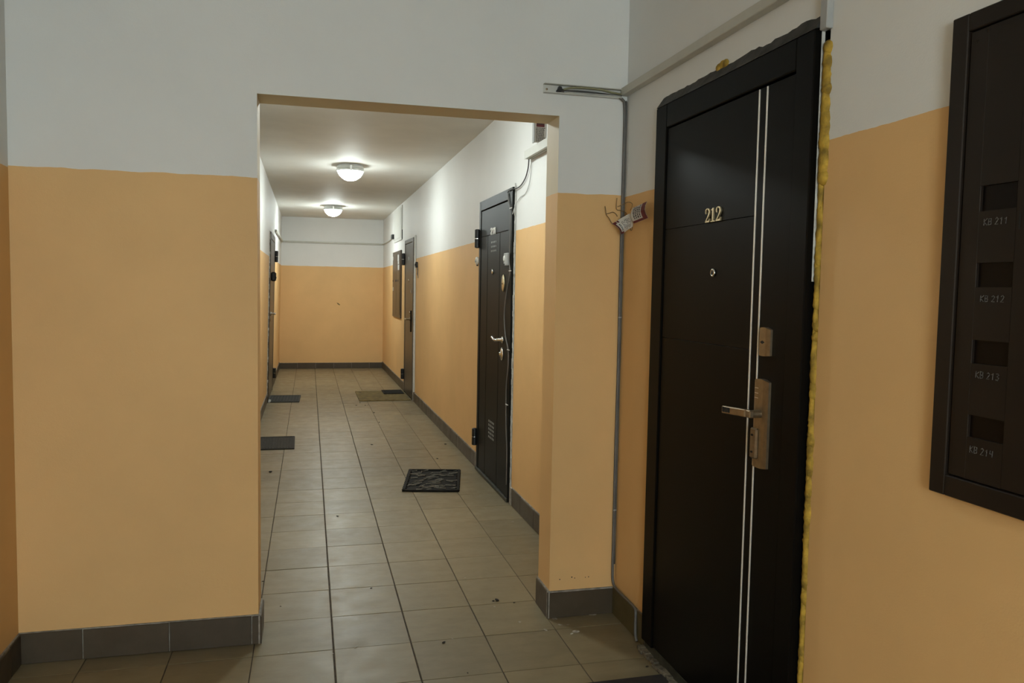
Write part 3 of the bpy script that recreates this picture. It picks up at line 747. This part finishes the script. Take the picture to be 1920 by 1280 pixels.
# ------------------------------------------------------------------ trunking, cables
# open channel on the dividing wall
t = empty('cable_channel', 'open white cable channel with loose wires above the opening corner', 'trunking', (0, YF, 0))
b = B(); box(b, .933, 1.272, -.003, -.0005, 2.224, 2.262); obj('back_plate', b, M['pvc'], t)
b = B(); box(b, .933, 1.272, -.024, -.0032, 2.2585, 2.262, .0006); obj('flange', b, M['pvc_cream'], t)
b = B(); box(b, .933, 1.272, -.024, -.0032, 2.224, 2.2275, .0006); obj('flange', b, M['pvc'], t)
b = B(); lathe(b, [(.005, 0), (.0045, .002), (0, .003)], 'y', (.948, -.0032, 2.241), 10); obj('screw', b, M['nickel_dark'], t)
t2 = empty('loose_cable', 'bundle of grey and olive cables arching in the open channel', 'cable', (0, YF, 0))
for P, r_, m_ in (([(1.000, -.014, 2.236), (1.03, -.018, 2.246), (1.06, -.020, 2.2515), (1.115, -.022, 2.2538), (1.18, -.021, 2.2525), (1.23, -.016, 2.246), (1.272, -.012, 2.243)], .0042, 'wire_olive'),
                  ([(1.000, -.012, 2.235), (1.08, -.013, 2.2405), (1.17, -.013, 2.239), (1.272, -.012, 2.2345)], .0034, 'wire_dark'),
                  ([(1.000, -.011, 2.234), (1.10, -.019, 2.2350), (1.20, -.019, 2.2335), (1.272, -.020, 2.2355)], .0034, 'wire_grey'),
                  ([(1.02, -.016, 2.232), (1.12, -.020, 2.2315), (1.272, -.021, 2.2312)], .0024, 'wire_white')):
    b = B(); tube(b, P, r_); obj('cable_strand', b, M[m_], t2, True)
b = B(); prism(b, [(.990, 2.2305), (1.002, 2.2305), (1.018, 2.239), (1.010, 2.243), (1.006, 2.252), (.996, 2.253), (.993, 2.244), (.987, 2.236)], -.022, -.0035); obj('tape_wrap', b, M['black'], t2)

# closed trunking along the right lobby wall, plus the vertical piece over the foam
b = B(); box(b, .006, 3.6, -.034, -.0005, 2.2365, 2.268, .002)
tag(obj('cable_trunking', b, M['pvc_cream'], None, loc=(XR, YF, 0), rot=(0, 0, RZ_R)), 'long cream trunking over door 212 along the lobby wall', 'trunking')
b = B(); box(b, YF - 1.868, YF - 1.838, -.020, -.0005, 2.100, 2.2355, .002); box(b, YF - 1.868, YF - 1.838, -.020, -.0005, 2.2690, 2.7385, .002)
tag(obj('cable_trunking', b, M['pvc_grey'], None, loc=(XR, YF, 0), rot=(0, 0, RZ_R)), 'short grey vertical trunking above the yellow foam', 'trunking')

# grey cable down the pillar corner and over the skirting
b = B()
tube(b, [(1.262, 3.207, 2.228), (1.279, 3.210, 2.219), (1.289, 3.214, 2.20), (1.2925, 3.2165, 2.10), (1.2925, 3.2165, 1.90), (1.2915, 3.2160, 1.50), (1.293, 3.2160, 1.10), (1.2915, 3.2165, .70), (1.292, 3.2160, .35), (1.291, 3.2130, .20), (1.291, 3.2070, .150), (1.2915, 3.180, .130), (1.292, 3.10, .1265), (1.292, 3.00, .127), (1.291, 2.958, .124), (1.289, 2.946, .112), (1.288, 2.944, .07), (1.286, 2.936, .025), (1.283, 2.915, .008)], .0060, 9, 5)
c1 = tag(obj('corner_cable', b, M['wire_grey'], None, True), 'grey cable running down the pillar corner to the skirting by door 212', 'cable')
b = B(); tube(b, [(1.2975, 3.2195, 2.215), (1.3002, 3.2195, 2.15), (1.3004, 3.2200, 1.6), (1.3004, 3.2200, 1.0), (1.3000, 3.2190, .22)], .0040, 7); obj('second_strand', b, M['wire_grey'], c1, True)
for z in (1.30, .46):
    b = B(); box(b, 1.285, 1.300, 3.207, 3.2095, z, z + .006, .0008); obj('cable_clip', b, M['pvc_grey'], c1)

# trunking on the corridor right wall behind the pillar
t = empty('cable_trunking', 'short white trunking by the opening, feeding wires to door 211', 'trunking', (xr(4.70), 4.705, 0), RZ_RC)
b = B(); box(b, 0, 1.28, -.046, -.040, 2.196, 2.245, .001); box(b, 0, 1.28, -.0395, -.0005, 2.240, 2.245, .001); obj('cover', b, M['pvc'], t)
b = B(); box(b, .012, 1.28, -.0395, -.0005, 2.197, 2.2015, .0008); obj('base_rail', b, M['pvc_cream'], t)
b = B(); box(b, .012, 1.28, -.026, -.019, 2.1945, 2.1965); obj('rail_seam', b, M['wire_olive'], t)
# leaflet pack leaning on it
t = empty('leaflet', 'folded white leaflet with dark red band standing on trunking behind the pillar', 'leaflet', (1.235, 4.42, 2.2465), 0)
b = B(); box(b, -.004, .058, -.003, .003, 0, .20, .0008); obj('sheet', b, M['paper'], t)
b = B(); box(b, -.006, .002, -.004, .030, 0, .20, .0008); obj('fold_edge', b, M['pvc_grey'], t)
b = B(); box(b, .008, .056, -.0042, -.0032, .088, .122); obj('red_band', b, M['paper_red'], t)
b = B(); rnd = random.Random(4)
for k in range(13):
    z = .006 + k * .0062
    x = .006
    while x < .052:
        L_ = rnd.uniform(.003, .010); box(b, x, x + L_, -.0042, -.0033, z, z + .0034); x += L_ + .0022
for k in range(5):
    z = .128 + k * .0085
    x = .012
    while x < .052: L_ = rnd.uniform(.004, .012); box(b, x, x + L_, -.0042, -.0033, z, z + .004); x += L_ + .003
for k in range(4): box(b, .014 + k * .010, .020 + k * .010, -.0052, -.0043, .100, .110)
obj('print', b, M['ink'], t)

# wires to door 211
def P_R(y, z, off): return (xr(y) - off, y, z)
b = B(); tube(b, [P_R(4.690, 2.198, .020), P_R(4.735, 2.150, .012), P_R(4.800, 2.100, .010), P_R(4.900, 2.068, .010), P_R(5.000, 2.060, .012), P_R(5.080, 2.062, .026), P_R(5.150, 2.060, .027), P_R(5.165, 2.050, .027)], .0038, 7)
tag(obj('black_wire', b, M['wire_dark'], None, True), 'black wire drooping from the short trunking to door 211', 'cable')
b = B(); tube(b, [P_R(4.672, 2.198, .012), P_R(4.690, 2.120, .006), P_R(4.730, 2.050, .006), P_R(4.800, 2.008, .006), P_R(4.910, 1.998, .006), P_R(4.990, 1.975, .008), P_R(5.035, 1.945, .012), P_R(5.05, 1.90, .022)], .0024, 6)
tag(obj('white_wire', b, M['wire_white'], None, True), 'thin white wire curving from the short trunking to door 211', 'cable')
b = B(); tube(b, [P_R(5.168, 2.046, .026), P_R(5.150, 2.00, .026), P_R(5.090, 1.925, .026), P_R(5.085, 1.85, .026), P_R(5.092, 1.70, .026), P_R(5.100, 1.60, .026), P_R(5.078, 1.53, .026), P_R(5.105, 1.47, .026), P_R(5.165, 1.38, .026), P_R(5.205, 1.29, .026), P_R(5.205, 1.20, .026), P_R(5.165, 1.10, .026),
                  P_R(5.088, 1.015, .026), P_R(5.084, .90, .026), P_R(5.118, .79, .026), P_R(5.120, .66, .026), P_R(5.105, .50, .026), P_R(5.078, .34, .026), P_R(5.074, .20, .026), P_R(5.074, .12, .026)], .0042, 7)
c2 = tag(obj('door_cable', b, M['wire_grey'], None, True), 'grey cable snaking down the right edge of door 211', 'cable')
for y, z in ((5.085, 1.94), (5.078, 1.535), (5.084, 1.018), (5.100, .655)):
    b = B(); x = xr(y) - .0325; box(b, x - .001, x + .004, y - .045, y + .008, z - .003, z + .003, .0005); tag(obj('cable_tie', b, M['wire_white'], c2), 'pale cable tie')

# conduit round the far end of the corridor
def P_L(y, z, off): return (XL - TILT * z + off, y, z)
b = B(); tube(b, [P_L(8.6, 2.225, .012), P_L(9.2, 2.200, .014), P_L(9.8, 2.175, .014), P_L(10.3, 2.150, .016), P_L(10.7, 2.120, .018), P_L(11.1, 2.135, .018), P_L(11.6, 2.150, .016)], .011, 8)
tag(obj('wall_cable', b, M['wire_grey'], None, True), 'sagging dark cable high on the corridor left wall', 'cable')
b = B(); box(b, 11.4, YB - .001, -.030, -.0005, 2.142, 2.172, .003)
tag(obj('cable_trunking', b, M['pvc_cream'], None, loc=(XL, 0, 0), rot=LROT), 'cream trunking on the left wall leading to the far corner', 'trunking')
b = B(); box(b, -.50, xr(YB) - .002, -.026, -.0005, 2.136, 2.166, .003)
tag(obj('cable_trunking', b, M['pvc_cream'], None, loc=(0, YB, 0)), 'cream trunking crossing the white band of the far wall', 'trunking')
b = B(); tube(b, [P_R(14.03, 2.152, .014), P_R(13.6, 2.150, .012), P_R(13.0, 2.152, .012), P_R(12.5, 2.168, .012), P_R(12.36, 2.175, .014)], .010, 8)
c3 = tag(obj('wall_cable', b, M['pvc_cream'], None, True), 'cream cable from the far corner to the riser hatch', 'cable')
b = B(); box(b, xr(12.33) - .045, xr(12.33) - .001, 12.27, 12.40, 2.145, 2.215, .006); obj('junction_box', b, M['black'], c3)

# ------------------------------------------------------------------ flyer tucked behind the corner cable
t = empty('flyer', 'crumpled white and dark red flyer wired to the grey corner cable', 'flyer', (0, 0, 0))
def sheet(bm, c00, c10, c11, c01, n, m_, f):
    """bilinear patch with displacement f(u, v) -> Vector, thin shell"""
    a = B(); V_ = []
    for j in range(m_ + 1):
        row = []
        for i in range(n + 1):
            u, v = i / n, j / m_
            p = (Vector(c00) * (1 - u) * (1 - v) + Vector(c10) * u * (1 - v) + Vector(c11) * u * v + Vector(c01) * (1 - u) * v) + f(u, v)
            row.append(p)
        V_.append(row)
    for side in (0, .0012):
        vv = [[a.verts.new(p + Vector((0, side, 0))) for p in row] for row in V_]
        for j in range(m_):
            for i in range(n): a.faces.new((vv[j][i], vv[j][i + 1], vv[j + 1][i + 1], vv[j + 1][i]))
    merge(bm, a)
bul = lambda u, v: Vector((0, -.026 * math.sin(PI * u) * (1 - .2 * v) - .004 * math.sin(7 * v), 0))
A_, B_, D_, F_ = (1.229, 3.196, 1.696), (1.262, 3.172, 1.728), (1.298, 3.168, 1.690), (1.266, 3.172, 1.655)
A2, B2, C2, D2 = (1.229, 3.196, 1.697), (1.298, 3.150, 1.742), (1.302, 3.150, 1.686), (1.268, 3.186, 1.654)
C00, C10, C11, C01 = (1.259, 3.140, 1.651), (1.228, 3.165, 1.697), (1.280, 3.105, 1.736), (1.292, 3.100, 1.680)
b = B(); sheet(b, C00, C10, C11, C01, 10, 10, bul); obj('paper_sheet', b, M['paper'], t, True)
def onsheet(u, v, lift):
    p = (Vector(C00) * (1 - u) * (1 - v) + Vector(C10) * u * (1 - v) + Vector(C11) * u * v + Vector(C01) * (1 - u) * v) + bul(u, v); p.y -= lift; return p
def mark(bm, u0, u1, v0, v1, lift=.0012, n=4):
    a = B(); g = []
    for i in range(n + 1):
        u = u0 + (u1 - u0) * i / n; g.append((a.verts.new(onsheet(u, v0, lift)), a.verts.new(onsheet(u, v1, lift))))
    for p, q in zip(g, g[1:]): a.faces.new((p[0], q[0], q[1], p[1]))
    merge(bm, a)
b = B(); mark(b, .0, 1, .0, .07, .0010, 8); mark(b, 0.0, .16, .07, .26, .001); mark(b, .84, 1, .07, .30, .001); tag(obj('red_band', b, M['paper_red'], t), 'dark red printed edge')
b = B(); rnd = random.Random(2)
for k, (u0, u1) in enumerate(((.18, .42), (.46, .70))): pass
for k in range(7):
    v = .34 + k * .075; u = .14
    while u < .80:
        L_ = rnd.uniform(.03, .10)
        if rnd.random() < .88: mark(b, u, min(u + L_, .84), v, v + .034, .0014, 2)
        u += L_ + .025
for k in range(5): mark(b, .24 + k * .11, .30 + k * .11, .135, .215, .0022, 1)
obj('print', b, M['ink'], t)
b = B(); mark(b, .14, .86, .10, .25, .0016, 8); obj('number_badge', b, M['sticker'], t)
# folded upper half standing against the right wall
b = B(); bul2 = lambda u, v: Vector((-.012 * math.sin(PI * u), 0, 0))
E00, E10, E11, E01 = (1.276, 3.040, 1.690), (1.276, 3.062, 1.754), (1.290, 2.950, 1.770), (1.290, 2.935, 1.704)
sheet(b, E00, E10, E11, E01, 6, 6, bul2); obj('folded_half', b, M['paper'], t, True)
def on2(u, v, lift):
    p = (Vector(E00) * (1 - u) * (1 - v) + Vector(E10) * u * (1 - v) + Vector(E11) * u * v + Vector(E01) * (1 - u) * v) + bul2(u, v); p.x -= lift; return p
def mark2(bm, u0, u1, v0, v1, lift=.0016):
    a = B(); n = 4; g = []
    for i in range(n + 1):
        u = u0 + (u1 - u0) * i / n; g.append((a.verts.new(on2(u, v0, lift)), a.verts.new(on2(u, v1, lift))))
    for p, q in zip(g, g[1:]): a.faces.new((p[0], q[0], q[1], p[1]))
    merge(bm, a)
b = B(); mark2(b, .0, 1, .72, 1.0); mark2(b, .0, .12, .0, .72); tag(obj('red_band', b, M['paper_red'], t), 'dark red printed edge')
b = B()
for k in range(4):
    v = .18 + k * .135; u = .20
    while u < .9:
        L_ = rnd.uniform(.05, .12); mark2(b, u, min(u + L_, .95), v, v + .075, .0020); u += L_ + .035
obj('print', b, M['ink'], t)
# thin brown wires round it
for P in ([(1.261, 3.200, 1.808), (1.2585, 3.198, 1.785), (1.2585, 3.198, 1.765), (1.264, 3.198, 1.758), (1.275, 3.196, 1.757), (1.290, 3.192, 1.752), (1.296, 3.180, 1.745), (1.292, 3.160, 1.735)],
          [(1.264, 3.200, 1.772), (1.272, 3.196, 1.775), (1.288, 3.190, 1.783), (1.293, 3.170, 1.788), (1.294, 3.140, 1.786), (1.294, 3.110, 1.774), (1.290, 3.120, 1.750)],
          [(1.210, 3.205, 1.772), (1.213, 3.203, 1.755), (1.216, 3.203, 1.737), (1.226, 3.200, 1.724), (1.236, 3.196, 1.705), (1.240, 3.188, 1.697)],
          [(1.216, 3.203, 1.740), (1.228, 3.202, 1.743), (1.243, 3.200, 1.748), (1.256, 3.198, 1.742), (1.262, 3.194, 1.730)],
          [(1.290, 3.130, 1.735), (1.287, 3.118, 1.715), (1.288, 3.112, 1.690), (1.289, 3.108, 1.668), (1.292, 3.100, 1.672), (1.292, 3.096, 1.690)]):
    b = B(); tube(b, P, .0016, 6); tag(obj('wire_end', b, M['wire_brown'], t, True), 'thin brown binding wire')

# ------------------------------------------------------------------ door mats
def mat_root(name, label, cx, cy, rz): return empty(name, label, 'doormat', (cx, cy, .0008), rz)
# lattice rubber mat by door 211
t = mat_root('rubber_mat', 'black rubber lattice doormat on the tiles in front of door 211', .882, 5.755, -.195)
w_, l_ = .395, .650
b = B(); box(b, -w_ / 2, w_ / 2, -l_ / 2, l_ / 2, 0, .005); obj('base', b, M['rubber'], t)
b = B()
for x0, x1, y0, y1 in ((-w_ / 2, -w_ / 2 + .018, -l_ / 2, l_ / 2), (w_ / 2 - .018, w_ / 2, -l_ / 2, l_ / 2), (-w_ / 2, w_ / 2, -l_ / 2, -l_ / 2 + .018), (-w_ / 2, w_ / 2, l_ / 2 - .018, l_ / 2)): box(b, x0, x1, y0, y1, .0051, .013, .002)
for k in range(13):
    for s in (-1, 1):
        y = -l_ / 2 + l_ * (k + .5) / 13
        lathe(b, [(.016, .0052), (.016, .0115), (.012, .0125)], 'z', (s * (w_ / 2 - .012), y, 0), 10)
obj('border', b, M['rubber'], t)
b = B(); rnd = random.Random(11)
for k in range(64):
    x = rnd.uniform(-w_ / 2 + .03, w_ / 2 - .03); y = rnd.uniform(-l_ / 2 + .03, l_ / 2 - .03); an = rnd.gauss(.25, .5); L_ = rnd.uniform(.03, .085)
    dx, dy_ = math.cos(an) * L_ / 2, math.sin(an) * L_ / 2
    cl_ = lambda q, lim: max(-lim, min(lim, q))
    p = (cl_(x - dx, w_ / 2 - .02), cl_(y - dy_, l_ / 2 - .02), .0085); q = (cl_(x + dx, w_ / 2 - .02), cl_(y + dy_, l_ / 2 - .02), .0085 + rnd.uniform(0, .004))
    tube(b, [p, q], rnd.uniform(.0028, .0052), 5, 1, False)
o = obj('twig_lattice', b, M['rubber_grey'], t); o['kind'] = 'stuff'

def ribbed(name, label, cx, cy, w_, l_, ribs, m0, m1, rz=0, frame=True):
    t = mat_root(name, label, cx, cy, rz)
    b = B(); box(b, -w_ / 2, w_ / 2, -l_ / 2, l_ / 2, 0, .006, .002); obj('backing', b, M[m0], t)
    b = B()
    if frame:
        e = .022
        for x0, x1, y0, y1 in ((-w_ / 2 + .004, -w_ / 2 + e, -l_ / 2 + .004, l_ / 2 - .004), (w_ / 2 - e, w_ / 2 - .004, -l_ / 2 + .004, l_ / 2 - .004), (-w_ / 2 + e, w_ / 2 - e, -l_ / 2 + .004, -l_ / 2 + e), (-w_ / 2 + e, w_ / 2 - e, l_ / 2 - e, l_ / 2 - .004)): box(b, x0, x1, y0, y1, .0062, .0095, .001)
    for k in range(ribs):
        x = -w_ / 2 + .045 + (w_ - .09) * k / (ribs - 1)
        box(b, x - .004, x + .004, -l_ / 2 + .05, l_ / 2 - .05, .0062, .0092, .001)
    obj('pile_ribs', b, M[m1], t); return t
ribbed('doormat', 'charcoal ribbed doormat half hidden behind the left jamb', -.318, 7.378, .385, .585, 13, 'mat_dark', 'mat_dark', .01)
t = ribbed('doormat', 'grey framed ribbed doormat before the left corridor door', -.302, 10.27, .385, .600, 9, 'mat_dark', 'mat_rib', -.02)
t = mat_root('carpet_mat', 'tan carpet doormat laid before the brown door', .918, 10.42, .0)
b = B(); a = B(); bmesh.ops.create_grid(a, x_segments=24, y_segments=30, size=.5)
for v in a.verts:
    v.co = (v.co.x * .636 + random.gauss(0, .0012), v.co.y * .93 + random.gauss(0, .0012) + .02 * (v.co.x * .5), .009 + random.gauss(0, .0010))
g = bmesh.ops.extrude_face_region(a, geom=a.faces[:])
for e in g['geom']:
    if isinstance(e, bmesh.types.BMVert): e.co.z = 0
merge(b, a); obj('pile', b, M['mat_tan'], t)
b = B(); lathe(b, [(.014, .0105), (.013, .0115), (0, .012)], 'z', (-.262, .30, 0), 12); obj('burn_mark', b, M['crumb'], t)
t = empty('doormat', 'small dark rubber mat lying on the tan carpet mat', 'doormat', (1.085, 10.715, .0125), 0)
b = B(); box(b, -.135, .135, -.19, .19, 0, .006, .002); obj('backing', b, M['rubber'], t)
b = B()
for k in range(11): box(b, -.12, .12, -.17 + k * .033, -.158 + k * .033, .0062, .008, .0006)
obj('pile_ribs', b, M['mat_dark'], t)
t = empty('doormat', 'dark brown doormat at the foot of door 212', 'doormat', (.96, 2.23, .0008), .012)
b = B(); box(b, -.31, .31, -.40, .40, 0, .009, .003); obj('backing', b, M['mat_brown'], t)
b = B(); box(b, -.28, .28, -.37, .37, .0092, .011, .001); obj('pile', b, M['mat_brown'], t)

# ------------------------------------------------------------------ crumbs and paint specks on the floor
def specks(name, pts, mat, label, cat, flat=.5):
    b = B(); a = B(); rnd = random.Random(3)
    for x, y, r_ in pts:
        bmesh.ops.create_icosphere(a, subdivisions=1, radius=1, matrix=Matrix.Translation((x, y, .0006 + r_ * flat * .5)) @ Matrix.Rotation(rnd.uniform(0, 3), 4, 'Z') @ Matrix.Diagonal((r_, r_ * rnd.uniform(.45, .9), r_ * flat * .5, 1)))
    merge(b, a); return tag(obj(name, b, mat), label, cat, None, 'stuff')
specks('floor_debris', [(0.284, 3.716, 0.0075), (0.812, 3.45, 0.0085), (0.83, 3.453, 0.017), (0.9, 3.413, 0.006), (0.523, 3.074, 0.0106), (-0.213, 3.908, 0.0063), (-0.121, 3.581, 0.0047), (0.168, 4.95, 0.0097), (0.602, 9.83, 0.012), (0.65, 9.6, 0.012), (0.685, 9.64, 0.010), (0.706, 9.014, 0.0148), (0.711, 8.362, 0.0138), (0.545, 7.173, 0.0142), (1.199, 7.095, 0.0145), (1.032, 6.5, 0.011), (-0.284, 6.235, 0.0178), (0.171, 4.949, 0.0081), (0.545, 9.613, 0.0125), (1.24, 2.713, 0.0081), (1.266, 2.656, 0.008), (0.568, 2.806, 0.0049)], M['crumb'], 'dark crumbs and grit scattered over the floor tiles', 'debris')
specks('floor_debris', [(1.204, 4.639, 0.013), (0.742, 3.766, 0.0065), (0.957, 3.106, 0.0134), (1.077, 3.065, 0.0178), (1.053, 3.049, 0.0111), (1.066, 3.138, 0.008), (1.032, 3.144, 0.0102), (0.996, 3.387, 0.006), (0.803, 3.39, 0.006), (0.871, 3.206, 0.0091), (0.563, 3.106, 0.0065), (-0.076, 3.115, 0.0051), (0.181, 3.108, 0.0125), (0.09, 3.071, 0.0051), (1.202, 3.229, 0.0306), (1.028, 3.207, 0.0139)], M['splash'], 'white paint flecks on the tiles by the right pillar', 'debris', .12)

# small holes left in the plaster of the pillar
wf = bpy.data.objects['wall_front']
for x, z, r_ in ((1.053, .166, .0026), (1.108, .172, .003), (1.121, .167, .0022), (1.170, .167, .002), (1.185, .168, .0024)):
    b = B(); lathe(b, [(r_, 0), (r_ * .8, .0007), (0, .0005)], 'y', (x, YF - .0001, z), 8); obj('nail_hole', b, M['crumb'], wf)
b = B(); prism(b, [(.455, 1.135), (.49, 1.120), (.515, 1.095), (.505, 1.085), (.470, 1.108)], YB - .0012, YB - .0004); obj('scuff_mark', b, M['mat_tan'], bpy.data.objects['wall_far'])
